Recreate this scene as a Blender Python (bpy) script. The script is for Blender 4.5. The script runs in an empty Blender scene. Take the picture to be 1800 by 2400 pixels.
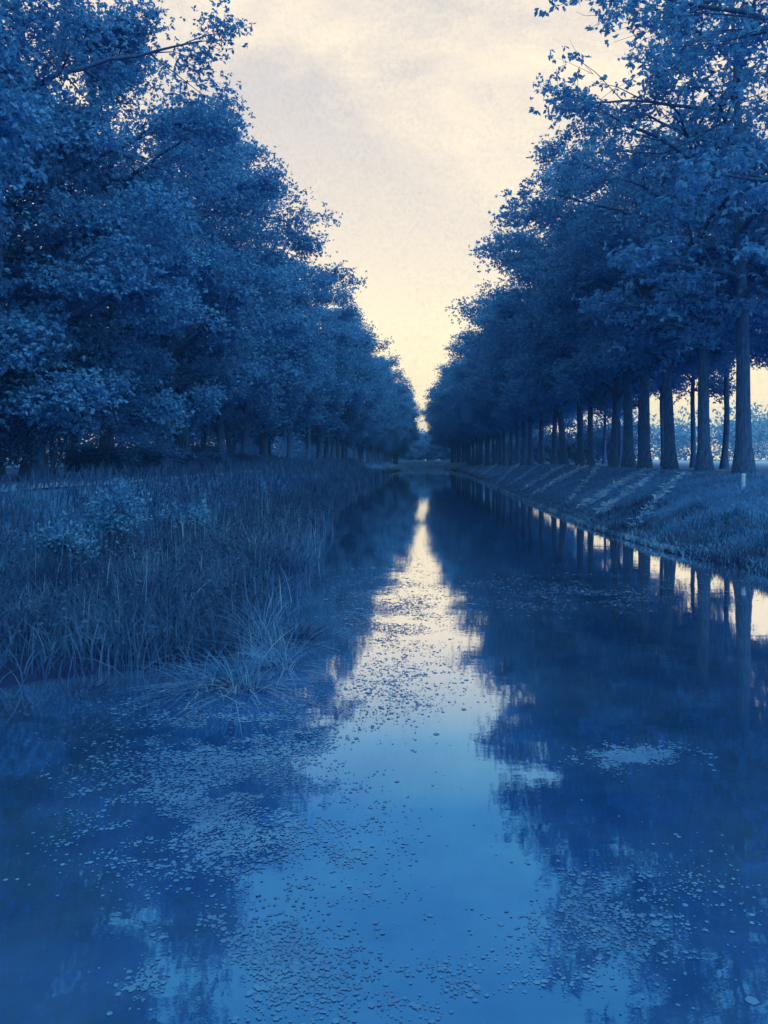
import bpy, math, random
import numpy as np
from mathutils import Vector, Matrix, noise as mnoise

S = bpy.context.scene
COL = S.collection
R = math.radians
rng = np.random.default_rng(7)

# ------------------------------------------------------------------ camera
CAM_H, FPX, VPX, HZY = 2.0, 1900.0, 1000.0, 1075.0      # photo pixels (1800 x 2400)
cd = bpy.data.cameras.new("camera"); cam = bpy.data.objects.new("camera", cd); COL.objects.link(cam)
cam.location = (0, 0, CAM_H); cam.rotation_euler = (R(90), 0, 0)
cd.sensor_fit = 'HORIZONTAL'; cd.sensor_width = 36; cd.lens = 36 * FPX / 1800
cd.shift_x = -(VPX - 900) / 1800; cd.shift_y = -(1200 - HZY) / 1800
cd.clip_start = 0.05; cd.clip_end = 5000
S.camera = cam
S.render.resolution_x, S.render.resolution_y = 768, 1024

# ------------------------------------------------------------------ sky
w = bpy.data.worlds.new("World"); S.world = w; w.use_nodes = True
nt = w.node_tree; nt.nodes.clear()
def N(nt, t, **k):
    n = nt.nodes.new(t)
    for a, b in k.items(): setattr(n, a, b)
    return n
def L(nt, a, b): nt.links.new(a, b)
def mixc(nt, fac, a, b, mode='MIX'):
    m = N(nt, 'ShaderNodeMix', data_type='RGBA', blend_type=mode)
    for s, v in ((m.inputs[0], fac), (m.inputs[6], a), (m.inputs[7], b)):
        if hasattr(v, 'is_linked'): L(nt, v, s)
        else: s.default_value = v if not isinstance(v, tuple) else (*v, 1) if len(v) == 3 else v
    return m.outputs[2]
def ramp(nt, fac, stops, interp='LINEAR'):
    r = N(nt, 'ShaderNodeValToRGB'); r.color_ramp.interpolation = interp
    e = r.color_ramp.elements
    while len(e) < len(stops): e.new(0.5)
    for el, (p, c) in zip(e, stops):
        el.position = p; el.color = (*c, 1) if isinstance(c, tuple) else (c, c, c, 1)
    L(nt, fac, r.inputs[0]); return r.outputs[0]
def noisen(nt, vec, scale, detail=4, rough=.55, dist=0):
    n = N(nt, 'ShaderNodeTexNoise'); n.inputs['Scale'].default_value = scale
    n.inputs['Detail'].default_value = detail; n.inputs['Roughness'].default_value = rough
    n.inputs['Distortion'].default_value = dist
    if vec is not None: L(nt, vec, n.inputs['Vector'])
    return n.outputs[0]
tc = N(nt, 'ShaderNodeTexCoord')
mp = N(nt, 'ShaderNodeMapping'); mp.inputs['Scale'].default_value = (1, 1, 2.2)
L(nt, tc.outputs['Generated'], mp.inputs[0])
sx = N(nt, 'ShaderNodeSeparateXYZ'); L(nt, tc.outputs['Generated'], sx.inputs[0])
base = ramp(nt, sx.outputs[2], [(0.0, (1.30, 1.10, .66)), (.10, (1.16, .98, .64)), (.18, (1.10, .95, .68)), (.28, (1.03, .89, .68)), (.6, (.98, .85, .67))])
cn = noisen(nt, mp.outputs[0], 1.7, 7, .62, .5)
c1 = ramp(nt, cn, [(.44, 0.0), (.60, 1.0)])
hi = ramp(nt, sx.outputs[2], [(.16, 0.0), (.40, 1.0)])
m1 = N(nt, 'ShaderNodeMath', operation='MULTIPLY'); L(nt, c1, m1.inputs[0]); L(nt, hi, m1.inputs[1])
m1b = N(nt, 'ShaderNodeMath', operation='MULTIPLY'); L(nt, m1.outputs[0], m1b.inputs[0]); m1b.inputs[1].default_value = .85
sky = mixc(nt, m1b.outputs[0], base, (.64, .61, .62))
# small broken flecks of thin high cloud, strongest inside the grey patches
fl = noisen(nt, tc.outputs['Generated'], 210, 3, .75); fl2 = noisen(nt, tc.outputs['Generated'], 26, 4, .7)
gr = ramp(nt, fl, [(.34, (.86, .89, .93)), (.58, (1.04, 1.03, 1.02))])
gm = ramp(nt, fl2, [(.36, .25), (.62, .85)])
sky = mixc(nt, gm, sky, mixc(nt, 1.0, sky, gr, 'MULTIPLY'))
bg = N(nt, 'ShaderNodeBackground'); bg.inputs[1].default_value = 1.0
L(nt, sky, bg.inputs[0])
wo = N(nt, 'ShaderNodeOutputWorld'); L(nt, bg.outputs[0], wo.inputs[0])

# ------------------------------------------------------------------ sun (thin cloud, high behind the camera)
sl = bpy.data.lights.new("sun", 'SUN'); so = bpy.data.objects.new("sun", sl); COL.objects.link(so)
sl.energy = 1.4; sl.angle = R(14); sl.color = (1, .95, .86)
SUN = Vector((.40, -.55, .62)).normalized()
so.rotation_euler = SUN.to_track_quat('Z', 'Y').to_euler()

S.view_settings.view_transform = 'Standard'; S.view_settings.look = 'None'
S.view_settings.exposure = 0.17; S.view_settings.gamma = 1

# ------------------------------------------------------------------ materials
def mat(name):
    m = bpy.data.materials.new(name); m.use_nodes = True
    nt = m.node_tree; nt.nodes.clear()
    out = N(nt, 'ShaderNodeOutputMaterial')
    return m, nt, out
def leaf_mat(name, dark, light, trans=.25, rough=.6):
    m, nt, out = mat(name)
    g = N(nt, 'ShaderNodeNewGeometry'); oi = N(nt, 'ShaderNodeObjectInfo'); t = N(nt, 'ShaderNodeTexCoord')
    big = ramp(nt, noisen(nt, t.outputs['Object'], .9, 3, .6), [(.34, 0.0), (.68, 1.0)])
    a = N(nt, 'ShaderNodeMath', operation='MULTIPLY_ADD'); L(nt, g.outputs['Random Per Island'], a.inputs[0])
    a.inputs[1].default_value = .26; L(nt, big, a.inputs[2])
    b = N(nt, 'ShaderNodeMath', operation='MULTIPLY_ADD'); L(nt, oi.outputs['Random'], b.inputs[0])
    b.inputs[1].default_value = .35; L(nt, a.outputs[0], b.inputs[2])
    c = ramp(nt, b.outputs[0], [(.25, dark), (1.0, light)])
    # ramp input is clamped at 1: scale the sum first
    sc = N(nt, 'ShaderNodeMath', operation='MULTIPLY'); L(nt, b.outputs[0], sc.inputs[0]); sc.inputs[1].default_value = .6
    L(nt, sc.outputs[0], c.node.inputs[0])
    p = N(nt, 'ShaderNodeBsdfPrincipled'); L(nt, c, p.inputs['Base Color'])
    p.inputs['Roughness'].default_value = rough; p.inputs['Specular IOR Level'].default_value = .18
    tr = N(nt, 'ShaderNodeBsdfTranslucent'); L(nt, c, tr.inputs[0])
    mx = N(nt, 'ShaderNodeMixShader'); mx.inputs[0].default_value = trans
    L(nt, p.outputs[0], mx.inputs[1]); L(nt, tr.outputs[0], mx.inputs[2]); L(nt, mx.outputs[0], out.inputs[0])
    return m
def solid_mat(name, dark, light, scale=3, stretch=(1, 1, 1), rough=.85, bump=.3):
    m, nt, out = mat(name)
    t = N(nt, 'ShaderNodeTexCoord'); mp = N(nt, 'ShaderNodeMapping'); mp.inputs['Scale'].default_value = stretch
    L(nt, t.outputs['Object'], mp.inputs[0])
    n1 = noisen(nt, mp.outputs[0], scale, 8, .7)
    c = ramp(nt, n1, [(.32, dark), (.7, light)])
    p = N(nt, 'ShaderNodeBsdfPrincipled'); L(nt, c, p.inputs['Base Color'])
    p.inputs['Roughness'].default_value = rough; p.inputs['Specular IOR Level'].default_value = .15
    b = N(nt, 'ShaderNodeBump'); b.inputs['Strength'].default_value = bump; b.inputs['Distance'].default_value = .05
    L(nt, n1, b.inputs['Height']); L(nt, b.outputs[0], p.inputs['Normal'])
    L(nt, p.outputs[0], out.inputs[0])
    return m
M = {}
M['leaf'] = leaf_mat('foliage', (.032, .24, .62), (.056, .38, .84), .35)
M['leaf_left'] = leaf_mat('foliage_oak', (.032, .24, .62), (.058, .39, .84), .35)
M['leaf_far'] = leaf_mat('foliage_distant', (.07, .34, .68), (.18, .52, .86))  # paler blue: far glow and mist put into the leaf colour
M['leaf_end'] = leaf_mat('foliage_canal_end', (.03, .26, .64), (.08, .44, .86))  # lighter blue: sunlight on the canal-end trees put into the colour
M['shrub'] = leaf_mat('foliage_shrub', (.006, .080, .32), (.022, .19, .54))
M['blossom'] = leaf_mat('foliage_blossom', (.015, .18, .52), (.09, .40, .82))
M['reed'] = leaf_mat('reed_blade', (.003, .036, .16), (.020, .165, .42))
M['reed_pale'] = leaf_mat('reed_dry', (.012, .15, .46), (.18, .54, .94))
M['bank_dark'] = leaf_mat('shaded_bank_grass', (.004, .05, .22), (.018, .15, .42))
M['grass'] = leaf_mat('grass_blade', (.018, .17, .52), (.050, .32, .78))
M['streak_sunlight'] = leaf_mat('sun_streak_blades', (.06, .38, .86), (.26, .64, 1.0))  # pale colour puts the bank's sun streaks into loose blades
M['bark'] = solid_mat('bark', (.004, .035, .16), (.030, .16, .46), 3, (7, 7, 1.0), .9, 1.0)
M['pad'] = leaf_mat('lily_pad', (.012, .12, .40), (.042, .25, .62), 0, .5)
M['path'] = solid_mat('path_gravel', (.03, .17, .48), (.10, .30, .64), 6)
M['post'] = solid_mat('painted_post', (.12, .40, .80), (.25, .56, .92), 9)

def ground_mat():
    m, nt, out = mat('earth_and_grass')
    t = N(nt, 'ShaderNodeTexCoord')
    n1 = noisen(nt, t.outputs['Object'], .6, 8, .7)
    n2 = noisen(nt, t.outputs['Object'], 9, 6, .75)
    a = N(nt, 'ShaderNodeMath', operation='MULTIPLY_ADD'); L(nt, n1, a.inputs[0]); a.inputs[1].default_value = .5
    h = N(nt, 'ShaderNodeMath', operation='MULTIPLY'); L(nt, n2, h.inputs[0]); h.inputs[1].default_value = .5
    L(nt, h.outputs[0], a.inputs[2])
    c = ramp(nt, a.outputs[0], [(.38, (.010, .095, .36)), (.62, (.032, .20, .56))])
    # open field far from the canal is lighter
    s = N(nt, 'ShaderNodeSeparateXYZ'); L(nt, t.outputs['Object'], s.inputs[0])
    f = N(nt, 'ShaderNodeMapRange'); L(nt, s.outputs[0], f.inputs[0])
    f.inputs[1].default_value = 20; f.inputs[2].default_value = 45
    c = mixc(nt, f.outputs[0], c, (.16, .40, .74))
    wz = N(nt, 'ShaderNodeMapRange'); L(nt, s.outputs[2], wz.inputs[0]); wz.inputs[1].default_value = .10; wz.inputs[2].default_value = .45
    c = mixc(nt, wz.outputs[0], (.003, .022, .11), c)   # wet mud at the waterline
    p = N(nt, 'ShaderNodeBsdfPrincipled'); L(nt, c, p.inputs['Base Color'])
    p.inputs['Roughness'].default_value = .95; p.inputs['Specular IOR Level'].default_value = .1
    b = N(nt, 'ShaderNodeBump'); b.inputs['Strength'].default_value = .6; b.inputs['Distance'].default_value = .06
    L(nt, n2, b.inputs['Height']); L(nt, b.outputs[0], p.inputs['Normal'])
    L(nt, p.outputs[0], out.inputs[0]); return m
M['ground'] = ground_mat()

def water_mat():
    m, nt, out = mat('canal_water')
    t = N(nt, 'ShaderNodeTexCoord')
    mp = N(nt, 'ShaderNodeMapping'); mp.inputs['Scale'].default_value = (1.0, 1.7, 1)
    L(nt, t.outputs['Object'], mp.inputs[0])
    n1 = noisen(nt, mp.outputs[0], 1.3, 3, .5); n2 = noisen(nt, mp.outputs[0], 14, 3, .6)
    a = N(nt, 'ShaderNodeMath', operation='MULTIPLY_ADD'); L(nt, n2, a.inputs[0]); a.inputs[1].default_value = .10; L(nt, n1, a.inputs[2])
    b = N(nt, 'ShaderNodeBump'); b.inputs['Strength'].default_value = .045; b.inputs['Distance'].default_value = .03
    L(nt, a.outputs[0], b.inputs['Height'])
    # cosine of the angle of incidence -> how much, and how blue, the water mirrors
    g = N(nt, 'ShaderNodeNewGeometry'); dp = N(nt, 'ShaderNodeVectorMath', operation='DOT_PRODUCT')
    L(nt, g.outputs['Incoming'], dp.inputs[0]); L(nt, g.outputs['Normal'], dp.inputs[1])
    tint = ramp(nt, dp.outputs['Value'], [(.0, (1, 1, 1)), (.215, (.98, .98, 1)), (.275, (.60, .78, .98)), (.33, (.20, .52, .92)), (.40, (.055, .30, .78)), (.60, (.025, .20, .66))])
    gl = N(nt, 'ShaderNodeBsdfGlossy'); gl.inputs['Roughness'].default_value = .012
    L(nt, tint, gl.inputs[0]); L(nt, b.outputs[0], gl.inputs['Normal'])
    murk = ramp(nt, noisen(nt, t.outputs['Object'], .8, 6, .65), [(.35, (.010, .085, .30)), (.7, (.034, .18, .48))])
    df = N(nt, 'ShaderNodeBsdfDiffuse'); L(nt, murk, df.inputs[0])
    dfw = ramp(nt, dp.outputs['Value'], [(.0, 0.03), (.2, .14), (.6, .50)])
    ms = N(nt, 'ShaderNodeMixShader'); L(nt, dfw, ms.inputs[0]); L(nt, gl.outputs[0], ms.inputs[1]); L(nt, df.outputs[0], ms.inputs[2])
    L(nt, ms.outputs[0], out.inputs[0]); return m
M['water'] = water_mat()

# ------------------------------------------------------------------ mesh helpers
def mesh(name, V, F, m, parent=None, smooth=False):
    """V (n,3) floats, F (k,q) ints (all faces with q corners)"""
    V = np.asarray(V, np.float32); F = np.asarray(F, np.int32)
    me = bpy.data.meshes.new(name)
    me.vertices.add(len(V)); me.vertices.foreach_set('co', V.ravel())
    k, q = F.shape
    me.loops.add(k * q); me.loops.foreach_set('vertex_index', F.ravel())
    me.polygons.add(k); me.polygons.foreach_set('loop_start', np.arange(k, dtype=np.int32) * q)
    me.polygons.foreach_set('loop_total', np.full(k, q, np.int32))
    if smooth: me.polygons.foreach_set('use_smooth', np.ones(k, bool))
    me.update(calc_edges=True)
    me.materials.append(M[m])
    o = bpy.data.objects.new(name, me); COL.objects.link(o)
    if parent: o.parent = parent
    return o
def empty(name, loc, rz=0):
    o = bpy.data.objects.new(name, None); COL.objects.link(o); o.location = loc; o.rotation_euler = (0, 0, rz)
    o.empty_display_size = .3; return o
def tag(o, label, cat, group=None, kind=None):
    if label: o['label'] = label
    if cat: o['category'] = cat
    if group: o['group'] = group
    if kind: o['kind'] = kind
    return o
def structure(o): o['kind'] = 'structure'; return o
def copy_tree(o, parent=None):
    c = o.copy(); COL.objects.link(c); c.parent = parent
    for ch in [x for x in o.children]: copy_tree(ch, c)
    return c
class Tubes:
    def __init__(s): s.V = []; s.F = []; s.n = 0
    def add(s, P, r, k=6):
        P = np.asarray(P, float); r = np.asarray(r, float); n = len(P)
        T = np.gradient(P, axis=0); T /= np.linalg.norm(T, axis=1)[:, None] + 1e-9
        up = np.array([0, 0, 1.]) if abs(T[0, 2]) < .8 else np.array([1., 0, 0])
        A = np.cross(T, up); A /= np.linalg.norm(A, axis=1)[:, None] + 1e-9
        B = np.cross(T, A); an = np.linspace(0, 2 * math.pi, k, endpoint=False)
        ring = P[:, None] + r[:, None, None] * (A[:, None] * np.cos(an)[None, :, None] + B[:, None] * np.sin(an)[None, :, None])
        s.V.append(ring.reshape(-1, 3))
        i = np.arange(n - 1)[:, None] * k + np.arange(k)[None]; j = np.arange(n - 1)[:, None] * k + (np.arange(k)[None] + 1) % k
        f = np.stack([i, j, j + k, i + k], -1).reshape(-1, 4) + s.n
        s.F.append(f); s.n += n * k
    def build(s, name, m, parent=None):
        return mesh(name, np.concatenate(s.V), np.concatenate(s.F), m, parent, True)
def unit(v): return v / (np.linalg.norm(v, axis=-1, keepdims=True) + 1e-9)
def leaves(C, D, ln, wd, rg):
    """pointed leaves: base C, direction D, length ln, width wd"""
    n = len(C); D = unit(D); Q = unit(np.cross(D, unit(rg.normal(size=(n, 3)))))
    ln = np.broadcast_to(ln, n)[:, None]; wd = np.broadcast_to(wd, n)[:, None]
    nrm = np.cross(D, Q)
    V = np.stack([C, C + D * ln * .5 + Q * wd * .5 + nrm * wd * .12, C + D * ln - nrm * wd * .1, C + D * ln * .5 - Q * wd * .5 + nrm * wd * .12], 1).reshape(-1, 3)
    return V, np.arange(n * 4, dtype=np.int32).reshape(-1, 4)
def blades(P, H, W, lean, rg, segs=3):
    """grass / reed blades, bending; P (n,3), H heights, W widths, lean (n,2) tip offset"""
    n = len(P); a = rg.uniform(0, math.pi, n); side = np.stack([np.cos(a), np.sin(a), np.zeros(n)], 1)
    V = np.zeros((n, (segs + 1) * 2, 3))
    for k in range(segs + 1):
        t = k / segs; c = P.copy(); c[:, 2] += H * (t - .25 * t ** 3 * np.clip(np.linalg.norm(lean, axis=1) / (H + 1e-6), 0, 2.2))
        c[:, :2] += lean * t * t
        wv = (W * (1 - t) ** .7 * .5 + .0008)[:, None] * side
        V[:, 2 * k] = c - wv; V[:, 2 * k + 1] = c + wv
    b = np.arange(n)[:, None] * (segs + 1) * 2
    F = np.stack([np.stack([b[:, 0] + 2 * k, b[:, 0] + 2 * k + 1, b[:, 0] + 2 * k + 3, b[:, 0] + 2 * k + 2], 1) for k in range(segs)], 1).reshape(-1, 4)
    return V.reshape(-1, 3), F
def vnoise(x, y, s=1.0, seed=0.0):
    x = np.asarray(x, float); y = np.asarray(y, float)
    f = np.vectorize(lambda a, b: mnoise.noise(Vector((a * s, b * s, seed))))
    return f(x, y)

# ------------------------------------------------------------------ terrain: canal cross-section swept along y
LY = np.array([-30, 6.2, 6.9, 8, 11.5, 18, 30, 50, 90, 190]); LX = np.array([-9, -8.5, -4.0, -2.0, -2.0, -2.5, -3.4, -4.5, -4.6, -3.6])
RY = np.array([-30, 8, 12, 15, 18, 24, 90, 190]); RX = np.array([8.5, 7.2, 6.2, 5.5, 5.0, 4.6, 4.5, 3.8])
YEND = 185.0
def left_edge(y): return np.interp(y, LY, LX)
def right_edge(y): return np.interp(y, RY, RX)
def height(x, y, fine=True):
    x = np.asarray(x, float); y = np.asarray(y, float)
    xl = left_edge(y); xr = right_edge(y)
    # left bank: wet margin, then slope to the towpath
    wet = np.maximum(xl + 8.2, 1.2); dl = (xl - x)
    s = lambda t: np.clip(t, 0, 1) ** 2 * (3 - 2 * np.clip(t, 0, 1))
    hl = np.where(dl < 0, np.maximum(dl * .9, -1.2), .10 * np.clip(dl, 0, 1) + 1.30 * s((dl - wet * .45) / (wet * .7)))
    dr = x - xr
    wr = 9.3 - xr - .6
    hr = np.where(dr < 0, np.maximum(dr * .9, -1.2), .14 * np.clip(dr / .3, 0, 1) + 1.36 * np.clip((dr - .6) / wr, 0, 1) ** .9)
    h = np.where(x < (xl + xr) / 2, hl, hr)
    e = np.clip((y - YEND) / 5, 0, 1)
    h = np.where(h < 1.0, h + (1.0 - h) * e, h)
    return h
def axis(segs):
    out = []
    for a, b, st in segs: out.append(np.arange(a, b, st))
    return np.concatenate(out + [[segs[-1][1]]])
gx = axis([(-240, -60, 30), (-60, -14, 4), (-14, 14, .22), (14, 40, 2.0), (40, 300, 20)])
gy = axis([(-30, 2, 2), (2, 40, .3), (40, 120, 1.0), (120, 200, 2), (200, 440, 20)])
GX, GY = np.meshgrid(gx, gy)
GZ = height(GX, GY)
amp = np.where((GZ > -.05), .05, .02) * np.where(np.abs(GX) < 16, 1, 0)
nn = np.zeros_like(GX); msk = amp > 0
nn[msk] = vnoise(GX[msk], GY[msk], 1.1) + .5 * vnoise(GX[msk], GY[msk], 3.1, 4)
GZ = GZ + amp * nn
ny, nx = GX.shape
idx = np.arange(ny * nx).reshape(ny, nx)
F = np.stack([idx[:-1, :-1], idx[:-1, 1:], idx[1:, 1:], idx[1:, :-1]], -1).reshape(-1, 4)
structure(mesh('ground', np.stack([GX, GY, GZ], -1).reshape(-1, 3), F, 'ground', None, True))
def hz(x, y): return height(x, y)

# water sheet
structure(mesh('water', [(-12, -30, 0), (11, -30, 0), (11, YEND + 4, 0), (-12, YEND + 4, 0)], [(0, 1, 2, 3)], 'water'))

def strip(name, cx, half, y0, y1, m, dz=.012):
    ys = np.arange(y0, y1, .8); V = []; 
    wob = vnoise(ys * .25, ys * 0, 1, 3) * .18
    nxs = 5
    for i, y in enumerate(ys):
        c = cx(y) + wob[i]
        for k in range(nxs):
            x = c + half * (k / (nxs - 1) * 2 - 1); V.append((x, y, float(hz(x, y)) + .012 + dz))
    n = len(ys); id_ = np.arange(n * nxs).reshape(n, nxs)
    F = np.stack([id_[:-1, :-1], id_[:-1, 1:], id_[1:, 1:], id_[1:, :-1]], -1).reshape(-1, 4)
    return structure(mesh(name, V, F, m, None, True))
strip('towpath', lambda y: -8.7, .30, 4, 60, 'path')
strip('footpath', lambda y: 12.2, .9, 8, 180, 'path')

# ------------------------------------------------------------------ trees
def make_tree(seed, H, base_h, rad, r0, n_limbs, leaf_len, n_leaves, leafm, hero=False, lean=(0, 0), crook=.15, bias=(0, 0), holes=.0, spread=.34, low=.82):
    rg = np.random.default_rng(seed)
    root = empty('broadleaf_tree', (0, 0, 0))
    tb = Tubes()
    n = 14; t = np.linspace(0, 1, n)
    wig = np.cumsum(rg.normal(0, crook / n ** .5, (n, 2)), 0) * t[:, None]
    P = np.stack([wig[:, 0] + lean[0] * t, wig[:, 1] + lean[1] * t, t * H * .93 - .25], 1)
    rr = r0 * (1 - t) ** .75 * .85 + .02; rr[0] *= 1.75; rr = np.where(np.arange(n) == 1, rr * 1.08, rr)
    tb.add(P, rr, 12)
    trunk_at = lambda z: np.array([np.interp(z, P[:, 2], P[:, i]) for i in range(3)])
    tips = []; limbs = []
    cz = (base_h + H) / 2; hz_ = (H - base_h) / 2
    for i in range(n_limbs):
        u = (i + .5) / n_limbs
        z0 = base_h * low + (H * .86 - base_h * low) * u ** 1.15
        az = i * 2.399 + rg.uniform(-.5, .5)
        zt = z0 + rg.uniform(.08, .5) * hz_ * (1 - .2 * u)
        k = max(.15, 1 - ((zt - cz) / hz_) ** 2) ** .5
        ln = rad * k * rg.uniform(.78, 1.12)
        d = np.array([math.cos(az), math.sin(az), 0]) * ln + np.array([bias[0], bias[1], 0]) * k
        p0 = trunk_at(z0); p1 = p0 + d; p1[2] = zt
        m = 9; s = np.linspace(0, 1, m)[:, None]
        Q = p0 * (1 - s) + p1 * s
        Q[:, 2] = z0 + (zt - z0) * (s[:, 0] ** .65) - .25 * s[:, 0] ** 3
        Q[1:-1] += np.cumsum(rg.normal(0, .09, (m - 2, 3)), 0) * .7
        rl = np.interp(z0, P[:, 2], rr) * .55
        lr = rl * (1 - s[:, 0]) ** .8 + .012
        tt = Tubes() if hero else tb
        tt.add(Q, lr, 7)
        for j in range(9):
            a = rg.uniform(.22, 1.0); q0 = np.array([np.interp(a, s[:, 0], Q[:, c]) for c in range(3)])
            dd = unit(d + rg.normal(0, 1, 3) * np.array([1, 1, .45]) * np.linalg.norm(d) * .85)
            l2 = (1.25 - .6 * a) * ln * .36 * rg.uniform(.6, 1.3) + .35
            q1 = q0 + dd * l2 + np.array([0, 0, rg.uniform(-.1, .5)])
            mid = (q0 + q1) / 2 + rg.normal(0, .08, 3) + np.array([0, 0, .08])
            tt.add([q0, mid, q1], [max(.012, lr[int(a * 8)] * .5), .014, .006], 4)
            for b in (.35, .6, .85, 1.0):
                tips.append(q0 * (1 - b) + q1 * b + rg.normal(0, .12, 3))
            for _ in range(2):
                e = q0 * .4 + q1 * .6; q2 = e + unit(rg.normal(0, 1, 3) * np.array([1, 1, .5]) + dd) * l2 * .6
                tt.add([e, (e + q2) / 2 + rg.normal(0, .05, 3), q2], [.010, .007, .004], 3)
                tips += [e * .5 + q2 * .5, q2]
        if hero: limbs.append(tt)
    tips = np.array(tips)
    if holes: tips = tips[rg.random(len(tips)) > holes]
    tr = tb.build('trunk', 'bark', root)
    for lb in limbs: lb.build('limb', 'bark', root)
    # leaf sprays: whorls of drooping leaves round each twig tip
    per = 5; nw = n_leaves // per
    ti = tips[rg.integers(0, len(tips), nw)]
    c = ti + rg.normal(0, 1, (nw, 3)) * np.array([spread, spread, spread * .6])
    C = np.repeat(c, per, 0) + rg.normal(0, .02, (nw * per, 3))
    out = unit(rg.normal(0, 1, (nw, 3)) * np.array([1, 1, .4])); 
    D = np.repeat(out, per, 0) * .5 + rg.normal(0, .6, (nw * per, 3)) * np.array([1, 1, .6]) + np.array([0, 0, -.38])
    ln = leaf_len * rg.uniform(.7, 1.25, nw * per)
    V, Fq = leaves(C, D, ln, ln * .52, rg)
    mesh('crown', V, Fq, leafm, root)
    return root
protos = {}
protos['hero_right'] = [make_tree(101, 16.5, 5.2, 5.3, .26, 21, .165, 30000, 'leaf', True, (-.3, .2), .25, (-.8, 0), .45, .22),
                        make_tree(102, 16.0, 5.0, 4.9, .27, 18, .13, 84000, 'leaf', True, (-.2, 0), .2, (-.5, 0), .12, .28)]
protos['right'] = [make_tree(110 + i, 15.2 + .5 * i, 3.8 + .35 * (i % 3), 4.6 + .4 * (i % 2), .21 + .045 * (i % 3), 17, .15, 68000, 'leaf', False, (-.15, 0), .3, (-.5, 0)) for i in range(4)]
protos['back'] = [make_tree(140 + i, 15.0, 5.5, 4.2, .17, 15, .16, 36000, 'leaf', False, (.2, 0), .5) for i in range(2)]
protos['hero_left'] = [make_tree(201, 15.8, 3.6, 4.6, .27, 20, .125, 80000, 'leaf_left', True, (0, 0), 1.4, (0, 0), .22, .25, .5),
                       make_tree(202, 15.0, 3.4, 4.4, .30, 20, .12, 96000, 'leaf_left', True, (-.2, .3), 1.5, (.1, 0), .10, .28, .5)]
protos['left'] = [make_tree(210 + i, 15.4 + .4 * i, 3.7 + .4 * (i % 3), 4.15 + .2 * (i % 2), .23 + .04 * (i % 3), 18, .15, 66000, 'leaf_left', False, (-.1, .1 - .1 * i), .9, (.0, 0), .0, .34, .5) for i in range(4)]
protos['end'] = [make_tree(230 + i, 12.0, 1.2, 5.2, .25, 16, .24, 26000, 'leaf_end', False) for i in range(2)]
used = set()
def place(kind, k, x, y, rz, sc, label, group, thick=1.0):
    ps = protos[kind]; i = k % len(ps); key = (kind, i)
    p = ps[i]
    o = copy_tree(p) if key in used else p
    used.add(key)
    o.location = (x, y, float(hz(x, y))); o.rotation_euler = (pr.gauss(0, .016), pr.gauss(0, .022), rz); o.scale = (sc, sc, sc)
    tag(o, label, 'tree', group); return o
ordn = 'first second third fourth fifth sixth seventh eighth ninth tenth eleventh twelfth thirteenth fourteenth fifteenth sixteenth seventeenth eighteenth nineteenth twentieth'.split()
pr = random.Random(5)
# right front row: photo x of each trunk where it can be read, then a steady spacing
ys = [0, 17.0] + [1900 * 10.0 / (px - 1000) for px in (1755, 1658, 1577, 1516, 1468, 1430, 1398)]
while ys[-1] < 182: ys.append(ys[-1] + pr.uniform(3.6, 5.0))
for i, y in enumerate(ys):
    if i == 0: continue
    near = i < 7
    x = 10.0 + pr.uniform(-.25, .25) - max(0, y - 45) * .031 if i > 1 else 10.3
    if i < 2: lab = ['tree whose leafy boughs hang in from the right edge at the top', 'tree with long dark bare limb reaching in over the canal at top right'][i]
    elif i < 12: lab = 'tall straight tree on the right bank, %s trunk from the right edge' % ordn[i - 2]
    elif i < 22: lab = 'slim dark tree in the right row, %s trunk from the right edge' % ordn[i - 2]
    else: lab = 'distant tree closing up the far end of the right hand row'
    place('hero_right' if near else 'right', (0 if i < 4 else 1) if near else i, x, y, pr.uniform(-.35, .35) if near else pr.uniform(-.7, .7), pr.uniform(.94, 1.05), lab, 'trees along the right bank')
# right back row, beyond the footpath
y = 24.0; i = 0
while y < 180:
    lab = ('thinner tree behind the right footpath, %s of the back row from the right' % ordn[i]) if i < 8 else 'thin trunk of the back row seen between the right bank trees'
    place('back', i + 1, 15.2 + pr.uniform(-.4, .4), y, pr.uniform(0, 6.28), pr.uniform(.86, .98), lab, 'back row of trees on the right')
    y += pr.uniform(4.6, 6.4) if y < 60 else pr.uniform(7, 10); i += 1
# left row
ys = [9.0, 13.5] + [1900 * 9.9 / (1000 - px) for px in (35, 170, 300, 418, 482, 545, 600, 650, 690, 722, 750)]
while ys[-1] < 182: ys.append(ys[-1] + pr.uniform(3.2, 4.8))
for i, y in enumerate(ys):
    near = i < 6
    if i < 2: lab = ['tree whose dark crown fills the top left corner', 'big crown with bright sky holes at the upper left'][i]
    elif i < 13: lab = 'crooked dark tree on the left bank, %s trunk from the left edge' % ordn[i - 2]
    else: lab = 'distant tree closing up the far end of the left hand row'
    place('hero_left' if near else 'left', i, -10.7 + pr.uniform(-.35, .35) + max(0, y - 45) * .031, y, pr.uniform(-.5, .5) if near else pr.uniform(0, 6.28), pr.uniform(.93, 1.05), lab, 'trees along the left bank')
y = 12.0; i = 0
while y < 90:
    lab = ('dim tree of the left rear row, %s one from the left edge' % ordn[i]) if i < 8 else 'dim tree of the rear row seen through the left bank trees'
    place('left', i + 2, -16.5 + pr.uniform(-.8, .8), y, pr.uniform(0, 6.28), pr.uniform(.85, 1.0), lab, 'rear row of trees on the left')
    y += pr.uniform(5.5, 8); i += 1
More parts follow.
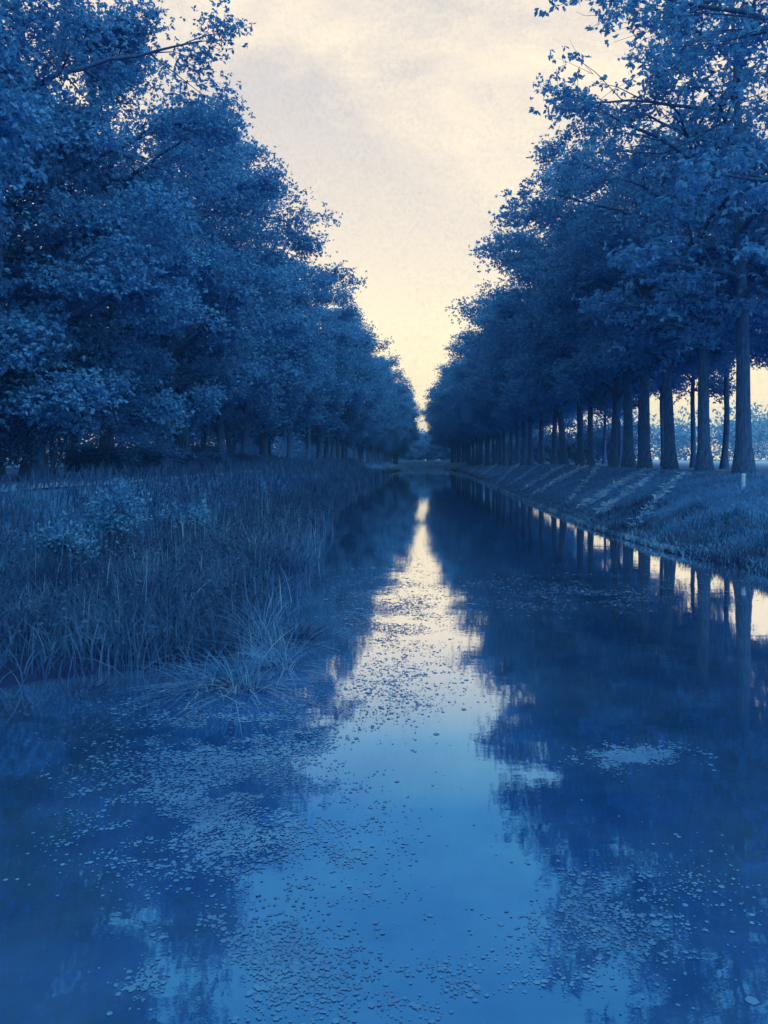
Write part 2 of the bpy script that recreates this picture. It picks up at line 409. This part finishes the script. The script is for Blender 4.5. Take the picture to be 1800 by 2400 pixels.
# trees across the end of the canal
for i, (x, y, sc) in enumerate([(-8.5, 197, .80), (-4.2, 203, .74), (.1, 206, .68), (4.6, 203, .76), (9.0, 198, .86)]):
    lab = ['pale hazy tree at the canal end, leftmost of the five', 'low tree left of the notch of sky at the canal end', 'small tree right under the notch of sky at the canal end', 'low tree right of the notch of sky at the canal end', 'hazy tree at the canal end, rightmost of the five'][i]
    place('end', i, x, y, i * 1.3, sc, lab, 'trees closing the canal end')

# ------------------------------------------------------------------ undergrowth
def leafball(rg, n, c, r, ln, drop=0.0):
    u = unit(rg.normal(size=(n, 3))) * (rg.random((n, 1)) ** .45)
    lump = 1 + .3 * np.sin(u[:, 0] * 5 + c[0]) * np.cos(u[:, 1] * 6 + c[1]) + .2 * np.sin(u[:, 2] * 9)
    Cn = np.array(c) + u * np.array(r) * lump[:, None]
    D = u + rg.normal(0, .7, (n, 3)) + np.array([0, 0, .25 - drop])
    l = ln * rg.uniform(.6, 1.3, n); return leaves(Cn, D, l, l * .5, rg)
def make_bush(seed, r, h, n, ln, leafm, name='bush'):
    rg = np.random.default_rng(seed); root = empty(name, (0, 0, 0))
    tb = Tubes(); Vs, Fs, k = [], [], 0
    for i in range(9):
        a = rg.uniform(0, 6.28); q = rg.uniform(.2, 1) * r * .8; zt = h * rg.uniform(.55, 1.0) * (1 - .35 * (q / r) ** 2)
        tip = np.array([math.cos(a) * q, math.sin(a) * q, zt])
        tb.add([(0, 0, -.1), tip * .5 + rg.normal(0, .06, 3), tip], [.035, .02, .008], 5)
        V, F_ = leafball(rg, n // 9, tip * np.array([1, 1, .82]), (r * .48, r * .48, h * .30), ln)
        Vs.append(V); Fs.append(F_ + k); k += len(V)
    tb.build('stem', 'bark', root); mesh('foliage', np.concatenate(Vs), np.concatenate(Fs), leafm, root)
    return root
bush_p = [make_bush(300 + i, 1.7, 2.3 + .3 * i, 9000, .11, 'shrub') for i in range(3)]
bu = 0
def put_bush(x, y, rz, sc, label, group):
    global bu
    p = bush_p[bu % 3]; o = p if bu < 3 else copy_tree(p); bu += 1
    o.location = (x, y, float(hz(x, y))); o.rotation_euler = (0, 0, rz); o.scale = sc if isinstance(sc, tuple) else (sc,) * 3
    tag(o, label, 'bush', group)
y = 13.0; i = 0
while y < 60:
    lab = ('dark bush under the left bank trees, %s from the left edge' % ordn[i]) if i < 9 else 'low dark bush further down the left bank'
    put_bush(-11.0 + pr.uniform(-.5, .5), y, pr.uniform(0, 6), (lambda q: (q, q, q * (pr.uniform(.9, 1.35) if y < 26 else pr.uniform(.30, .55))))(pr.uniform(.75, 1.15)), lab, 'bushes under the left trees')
    y += pr.uniform(2.2, 3.4); i += 1
for k_, (x, y) in enumerate([(18.8, 84), (18.2, 98), (18.6, 115), (18, 134)]):
    put_bush(x, y, k_, 1.1, 'dark bush filling in behind the far trunks of the right hand row', 'bushes behind the right row')

# pale flowering bush above the reeds, left
def flowering(seed, x, y, r, h, n, label):
    b = make_bush(seed, r, h, n, .075, 'blossom', 'flowering_bush')
    b.location = (x, y, float(hz(x, y))); tag(b, label, 'bush', 'pale bushes behind the reeds')
flowering(401, -5.6, 14.6, .62, 1.35, 1800, 'pale flowering bush with a round feathery head at the end of the bright line')
flowering(402, -5.6, 12.6, .5, .8, 1200, 'smaller pale bush just left of the round feathery bush')
flowering(403, -5.4, 18.2, .5, .95, 700, 'sparse pale bush behind the reeds, right of the round feathery bush')

# distant woods (masses)
def wood(name, pts, n, leafm, ln, label):
    rg = np.random.default_rng(len(name) + n); Vs, Fs, k = [], [], 0
    for (x, y, r, h) in pts:
        V, F_ = leafball(rg, n, (x, y, 1.2 + h * .5), (r, r * .7, h * .5), ln)
        Vs.append(V); Fs.append(F_ + k); k += len(V)
    return tag(mesh(name, np.concatenate(Vs), np.concatenate(Fs), leafm), label, 'woodland', None, 'stuff')
wr_ = random.Random(3)
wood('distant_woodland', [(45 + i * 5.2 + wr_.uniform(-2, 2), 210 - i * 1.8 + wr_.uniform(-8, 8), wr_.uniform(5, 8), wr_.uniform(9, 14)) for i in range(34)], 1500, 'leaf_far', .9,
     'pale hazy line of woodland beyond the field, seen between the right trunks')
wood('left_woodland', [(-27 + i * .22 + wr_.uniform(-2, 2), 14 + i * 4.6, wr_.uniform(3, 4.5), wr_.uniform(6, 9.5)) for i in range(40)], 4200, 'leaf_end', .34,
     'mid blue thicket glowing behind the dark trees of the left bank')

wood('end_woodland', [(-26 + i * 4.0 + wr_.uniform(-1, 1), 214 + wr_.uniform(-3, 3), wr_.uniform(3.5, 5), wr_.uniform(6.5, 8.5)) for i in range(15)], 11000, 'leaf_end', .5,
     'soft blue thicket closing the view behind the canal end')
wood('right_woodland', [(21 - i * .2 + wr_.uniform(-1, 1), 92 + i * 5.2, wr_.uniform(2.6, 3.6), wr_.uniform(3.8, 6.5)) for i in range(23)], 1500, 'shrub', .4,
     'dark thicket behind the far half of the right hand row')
# ------------------------------------------------------------------ reeds, left margin
def reedbed(name, n, xr, yr, hr, m, label, dens=None, leanr=.25, w=.018, seed=1, minh=0):
    rg = np.random.default_rng(seed)
    x = rg.uniform(*xr, n); y = rg.uniform(*yr, n)
    keep = (x < left_edge(y) + .35 * rg.random(n)) & (x > -7.6) & (rg.random(n) < np.clip(1.25 - .55 * np.abs(x / y * 3.4 + 1.15) - .35 * (x / y < -.36), .12, 1))
    if dens is not None: keep &= dens(x, y, rg)
    x, y = x[keep], y[keep]
    z = np.maximum(hz(x, y), -.15) - .04
    hh = rg.uniform(*hr, len(x)) * (.72 + .75 * np.clip(vnoise(x, y, .7, 9), -.5, .6) + .25 * vnoise(x, y, 3.0, 5))
    le = rg.normal(0, leanr, (len(x), 2)) * hh[:, None]
    V, F_ = blades(np.stack([x, y, z], 1), hh, np.full(len(x), w) * rg.uniform(.6, 1.4, len(x)), le, rg, 4)
    return tag(mesh(name, V, F_, m), label, 'reeds', None, 'stuff')
clump = lambda x, y, rg: rg.random(len(x)) < np.clip(.42 + 1.5 * vnoise(x, y, .9, 2) + .5 * vnoise(x, y, 3.5, 2), .03, 1)
reedbed('reed_bed', 11000, (-7.6, -1.5), (7.6, 34), (.22, .72), 'reed', 'tall upright blue reeds filling the left margin of the canal', clump, .17)
reedbed('dry_reeds', 2000, (-5.8, -1.5), (8.5, 26), (.4, .95), 'reed_pale', 'scattered pale dry reed stems standing above the reed bed', clump, .12, .011, 5)
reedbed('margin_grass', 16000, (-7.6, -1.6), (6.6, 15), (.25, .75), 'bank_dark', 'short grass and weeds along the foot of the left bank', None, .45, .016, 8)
rg = np.random.default_rng(77); n = 30000
x = rg.uniform(-7.6, -1.8, n); y = rg.uniform(7.6, 30, n); z0 = np.maximum(hz(x, y), 0)
kp = (x < left_edge(y) - .1) & (vnoise(x, y, 1.1, 61) + .4 * vnoise(x, y, 5, 3) > .12); x, y, z0 = x[kp], y[kp], z0[kp]; n = len(x)
top = np.clip(.5 + .8 * vnoise(x, y, .9, 15), .15, 1.1)
V, F_ = leaves(np.stack([x, y, z0 + top * rg.random(n) ** .6], 1), rg.normal(0, 1, (n, 3)) * np.array([1, 1, .6]) + np.array([0, 0, .2]), rg.uniform(.035, .10, n), rg.uniform(.014, .04, n), rg)
tag(mesh('marsh_weeds', V, F_, 'reed'), 'tangled small leaved marsh weeds growing among the reeds', 'weeds', None, 'stuff')
# drooping clumps at the front of the reed bed: each a thing
def tussock(x, y, r, h, n, m, label, seed, lean=.9):
    rg = np.random.default_rng(seed); a = rg.uniform(0, 6.28, n); q = r * rg.random(n) ** .6
    P = np.stack([np.cos(a) * q, np.sin(a) * q, np.full(n, -.12)], 1)
    hh = h * rg.uniform(.55, 1.15, n)
    a2 = a + rg.normal(0, .7, n); le = np.stack([np.cos(a2), np.sin(a2)], 1) * (hh * rg.uniform(.1, lean * 1.5, n))[:, None] + rg.normal(0, .10, (n, 2)) + rg.normal(0, .12, 2)
    bk = rg.random(n) < .3; le[bk] *= 1.8; hh[bk] *= .7
    V, F_ = blades(P, hh, rg.uniform(.006, .018, n), le, rg, 6)
    root = empty('reed_tussock', (x, y, 0)); mesh('blades', V, F_, m, root)
    V, F_ = blades(P[:n // 2] * .8, hh[:n // 2] * .45, rg.uniform(.012, .024, n // 2), le[:n // 2] * .6, rg, 3)
    mesh('dead_litter', V, F_, 'reed', root)
    return tag(root, label, 'reed tussock', 'drooping tussocks at the reed edge')
at = lambda px, py: ((px - VPX) * 2 / (py - HZY), 2 * FPX / (py - HZY))
for k_, (px, py, r, h, n, m, lab) in enumerate([
    (575, 1612, .15, .58, 210, 'reed_pale', 'brightest pale drooping reed tussock at the front of the reed bed, nearest to open water'),
    (655, 1560, .16, .55, 190, 'reed_pale', 'pale arching tussock right of the brightest one, leaning towards the bright water'),
    (478, 1606, .17, .46, 170, 'reed_pale', 'ragged drooping tussock left of the brightest one'),
    (420, 1470, .15, .66, 120, 'reed_pale', 'upright grey tussock behind the drooping ones, with curled tops'),
    (610, 1505, .13, .62, 130, 'reed_pale', 'arching pale tussock standing just behind the brightest one'),
    (520, 1530, .13, .56, 120, 'reed', 'dark tussock filling the space behind the ragged drooping one'),
    (700, 1500, .12, .45, 120, 'reed', 'dark tussock at the right end of the reed edge'),
    (200, 1625, .16, .38, 110, 'reed', 'dim low tussock near the left edge, beside the lily leaves'),
    (600, 1320, .2, .95, 110, 'reed_pale', 'tall pale tussock in the middle of the reed bed'),
    (510, 1290, .2, .95, 110, 'reed_pale', 'tall feathery tussock far back in the reed bed')]):
    X, Y = at(px, py); tussock(X, Y, r, h, n, m, lab, 500 + k_)

# ------------------------------------------------------------------ right bank: grass, and sun streaks laid as pale blades
rg = np.random.default_rng(21)
n = 52000; y = 11 + 60 * rg.random(n) ** 1.8; x = right_edge(y) + rg.uniform(-.05, 5.6, n)
z = hz(x, y) - .02
V, F_ = blades(np.stack([x, y, z], 1), rg.uniform(.05, .17, n), rg.uniform(.008, .02, n) * (1 + y / 25), rg.normal(0, .07, (n, 2)), rg, 2)
tag(mesh('bank_grass', V, F_, 'grass'), 'short rough blue grass over the right bank', 'grass', None, 'stuff')
n = 26000; y = 8 + 90 * rg.random(n) ** 1.5; x = left_edge(y) - rg.uniform(0, 6.5, n)
V, F_ = blades(np.stack([x, y, hz(x, y) - .03], 1), rg.uniform(.12, .5, n) * (1 + y / 90), rg.uniform(.01, .022, n) * (1 + y / 20), rg.normal(0, .12, (n, 2)), rg, 2)
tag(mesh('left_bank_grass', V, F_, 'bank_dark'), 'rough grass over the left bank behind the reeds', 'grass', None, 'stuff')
n = 14000; y = 9 + 16 * rg.random(n); x = right_edge(y) + rg.uniform(-.2, 2.2, n)
kp = rg.random(n) < np.clip(.35 + 1.3 * vnoise(x, y, .7, 12), 0, 1); x, y = x[kp], y[kp]; n = len(x)
V, F_ = blades(np.stack([x, y, hz(x, y) - .03], 1), rg.uniform(.08, .36, n), rg.uniform(.01, .02, n), rg.normal(0, .12, (n, 2)), rg, 3)
tag(mesh('waterside_weeds', V, F_, 'reed'), 'taller ragged weeds at the waterline of the near right bank', 'grass', None, 'stuff')
# sun streaks between trunk shadows, painted as pale blades, each on its own line
def lay_sun_streak(y0, y1, x0, x1, wd, n, label):
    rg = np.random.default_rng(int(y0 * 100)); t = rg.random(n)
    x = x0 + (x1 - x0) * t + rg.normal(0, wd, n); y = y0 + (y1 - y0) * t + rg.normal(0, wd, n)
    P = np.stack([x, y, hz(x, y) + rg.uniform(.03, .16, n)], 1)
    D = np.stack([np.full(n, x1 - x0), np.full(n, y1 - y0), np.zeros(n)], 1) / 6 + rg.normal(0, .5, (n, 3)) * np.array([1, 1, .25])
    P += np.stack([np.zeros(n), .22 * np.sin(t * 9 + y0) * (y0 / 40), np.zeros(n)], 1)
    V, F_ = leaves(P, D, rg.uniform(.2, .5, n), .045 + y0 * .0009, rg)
    o = mesh('sun_streak', V, F_, 'streak_sunlight'); return tag(o, label, 'cut grass', 'sun streaks built as pale blades on the right bank')  # the blades stand in for sunlight on the bank, not cut grass
sun_streaks = [(1355, 1190, 1507, 1107, .16, 950), (1400, 1186, 1540, 1120, .10, 380), (1255, 1157, 1365, 1100, .14, 900), (1227, 1142, 1316, 1100, .12, 600),
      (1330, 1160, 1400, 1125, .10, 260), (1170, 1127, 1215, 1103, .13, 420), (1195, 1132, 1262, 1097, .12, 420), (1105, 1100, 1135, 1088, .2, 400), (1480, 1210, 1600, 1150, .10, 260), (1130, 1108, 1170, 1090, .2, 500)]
for k_, (xa, ya, xb, yb, wd, n) in enumerate(sun_streaks):
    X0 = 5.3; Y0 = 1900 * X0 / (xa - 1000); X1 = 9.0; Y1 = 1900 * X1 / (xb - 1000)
    lay_sun_streak(Y0, Y1, X0, X1, wd * Y0 / 40 * .6, int(n * 1.9), ['broadest sun streak on the right bank, built of pale blades', 'faint pale streak just right of the broadest one', 'brightest narrow pale streak, left of the broadest one',
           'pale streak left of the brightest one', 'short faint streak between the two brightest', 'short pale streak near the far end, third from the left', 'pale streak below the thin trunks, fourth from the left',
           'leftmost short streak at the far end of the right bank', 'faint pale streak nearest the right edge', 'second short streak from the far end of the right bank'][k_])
# pale edging line at the foot of the bank: dry grass along the shelf
n = 9000; y = 17 + 100 * rg.random(n) ** 1.6; x = right_edge(y) + .12 + rg.normal(0, .05, n)
V, F_ = blades(np.stack([x, y, np.full(n, .02)], 1), rg.uniform(.05, .16, n), rg.uniform(.01, .02, n) * (1 + y / 20), rg.normal(0, .05, (n, 2)), rg, 2)
tag(mesh('shelf_grass', V, F_, 'reed_pale'), 'thin pale line of dry grass along the foot of the right bank', 'grass', None, 'stuff')
# rough grass at the canal end, sunlit glow put into its pale colour
n = 34000; x = rg.uniform(-9, 9, n); y = rg.uniform(140, 212, n); kp = (x > right_edge(y) - .1) | (x < left_edge(y)) | (y > 183); x, y = x[kp], y[kp]; n = len(x)
V, F_ = blades(np.stack([x, y, np.maximum(hz(x, y), 0) - .02], 1), rg.uniform(.3, .9, n), rg.uniform(.05, .16, n), rg.normal(0, .2, (n, 2)), rg, 2)
tag(mesh('end_grass', V, F_, 'leaf_far'), 'pale glowing grass at the far end of the canal', 'grass', None, 'stuff')

# marker post by the right path
mp_ = empty('marker_post', (8.4, 21.5, float(hz(8.4, 21.5))))
tbx = Tubes(); tbx.add([(0, 0, -.15), (0, 0, .30), (.003, 0, .34), (.003, 0, .345)], [.055, .052, .05, .02], 8); tbx.build('post', 'post', mp_)
tbx = Tubes(); tbx.add([(0, 0, .335), (0, 0, .372), (0, 0, .385), (0, 0, .39)], [.063, .063, .045, .004], 8); tbx.build('post_cap', 'post', mp_)
tag(mp_, 'short pale wooden marker post on the grass beside the rightmost trunks', 'post')

# ------------------------------------------------------------------ floating lily leaves
def pad_mesh(seed, k=14):
    rg = np.random.default_rng(seed); an = np.linspace(.22, 2 * math.pi - .22, k)
    rr = 1 + rg.normal(0, .05, k)
    V = [(0, 0, 0)] + [(math.cos(a) * q, math.sin(a) * q * .86, rg.uniform(.01, .07)) for a, q in zip(an, rr)]
    return np.array(V), [(0, i + 1, i + 2) for i in range(k - 1)]
def patches(rg, n, specs):
    """specs: photo px rectangles-ish ellipses (cx, cy, rx, ry, weight)"""
    wts = np.array([s[4] for s in specs], float); wts /= wts.sum()
    ch = rg.choice(len(specs), n, p=wts); sp = np.array([s[:4] for s in specs])[ch]
    u = rg.normal(0, .55, (n, 2)); px = sp[:, 0] + u[:, 0] * sp[:, 2]; py = sp[:, 1] + u[:, 1] * sp[:, 3]
    ok = py > 1130; px, py, ch = px[ok], py[ok], ch[ok]
    Y = 2 * FPX / (py - HZY); X = (px - VPX) * Y / FPX
    ok = (X > left_edge(Y) - .1) & (X < right_edge(Y) + .1) & (vnoise(X, Y, 1.6, 31) + .6 * vnoise(X, Y, 6.0, 7) + rg.normal(0, .16, len(X)) > -.02)
    return X[ok], Y[ok], ch[ok]
SP = [(560, 1720, 260, 110, 5, 'small lily leaf in the scattered patch below the reed tussocks'),
      (480, 1900, 280, 130, 5, 'lily leaf in the wide patch at the left of the foreground'),
      (760, 2000, 200, 110, .5, 'lily leaf in the thin patch beside the blue open water'),
      (410, 2240, 110, 90, 3, 'lily leaf in the dense round patch at the lower left'),
      (640, 2260, 180, 100, 1.0, 'lily leaf in the patch near the middle of the bottom edge'),
      (1080, 2320, 330, 70, .5, 'lily leaf in the strip along the bottom edge'),
      (1450, 2130, 240, 130, 1.0, 'lily leaf in the pale patch at the lower right'),
      (1490, 1775, 110, 30, 1.8, 'lily leaf in the small pale raft on the dark right water'),
      (910, 1420, 130, 100, 4.2, 'dark lily leaf fleck on the bright strip of water'),
      (1350, 1390, 350, 45, 2.2, 'lily leaf in the thin line across the right water'),
      (940, 1600, 160, 90, 1.0, 'dark lily leaf on the paling water in the middle')]
rg = np.random.default_rng(44)
X, Y, ch = patches(rg, 520, SP)
tri_p = []
for s_ in range(4):
    V, T = pad_mesh(600 + s_); o = mesh('lily_leaf', V, T, 'pad'); tri_p.append(o)
pu = 0
for x, y, c in list(zip(X, Y, ch))[:290]:
    p = tri_p[pu % 4]; o = p if pu < 4 else p.copy()
    if pu >= 4: COL.objects.link(o)
    pu += 1
    s_ = pr.uniform(.007, .015) * (1 + y * .05)
    o.location = (x, y, .004 + .0006 * (pu % 3)); o.rotation_euler = (0, 0, pr.uniform(0, 6.28)); o.scale = (s_, s_, s_ * .12)
    tag(o, SP[c][5], 'lily leaf', 'lily leaves floating on the canal')
# the countless small leaves and weed between them
X, Y, ch = patches(rg, 60000, SP)
n = len(X); an = rg.uniform(0, 6.28, n); s_ = .0042 * np.exp(rg.normal(0, .45, n)) * (1 + Y * .10)
k = 6; ring = np.linspace(.3, 6.0, k)
V = np.zeros((n, k, 3)); V[:, :, 0] = X[:, None] + s_[:, None] * np.cos(ring[None] + an[:, None]) * rg.uniform(.8, 1.1, (n, k))
V[:, :, 1] = Y[:, None] + s_[:, None] * np.sin(ring[None] + an[:, None]) * rg.uniform(.8, 1.1, (n, k)); V[:, :, 2] = rg.uniform(.0015, .0035, n)[:, None] + rg.uniform(0, .0006, (n, k))
tag(mesh('floating_weed', V.reshape(-1, 3), np.arange(n * k).reshape(n, k), 'pad'), 'countless tiny leaves and weed floating in patches on the canal', 'floating weed', None, 'stuff')

# ------------------------------------------------------------------ haze: a thin blue evening air over the canal
hm, hnt, hout = mat('thin_haze')
pv = N(hnt, 'ShaderNodeVolumePrincipled'); pv.inputs['Color'].default_value = (.10, .42, .90, 1); pv.inputs['Density'].default_value = .0011
L(hnt, pv.outputs[0], hout.inputs['Volume'])
M['haze'] = hm
HX, HY0, HY1, HZ0, HZ1 = 310, -40, 450, -2.5, 24
HV = [(x, y, z) for z in (HZ0, HZ1) for x, y in ((-HX, HY0), (HX, HY0), (HX, HY1), (-HX, HY1))]
tag(mesh('haze', HV, [(3, 2, 1, 0), (4, 5, 6, 7), (0, 1, 5, 4), (1, 2, 6, 5), (2, 3, 7, 6), (3, 0, 4, 7)], 'haze'), 'thin blue air softening the far end of the canal', 'haze', None, 'stuff')
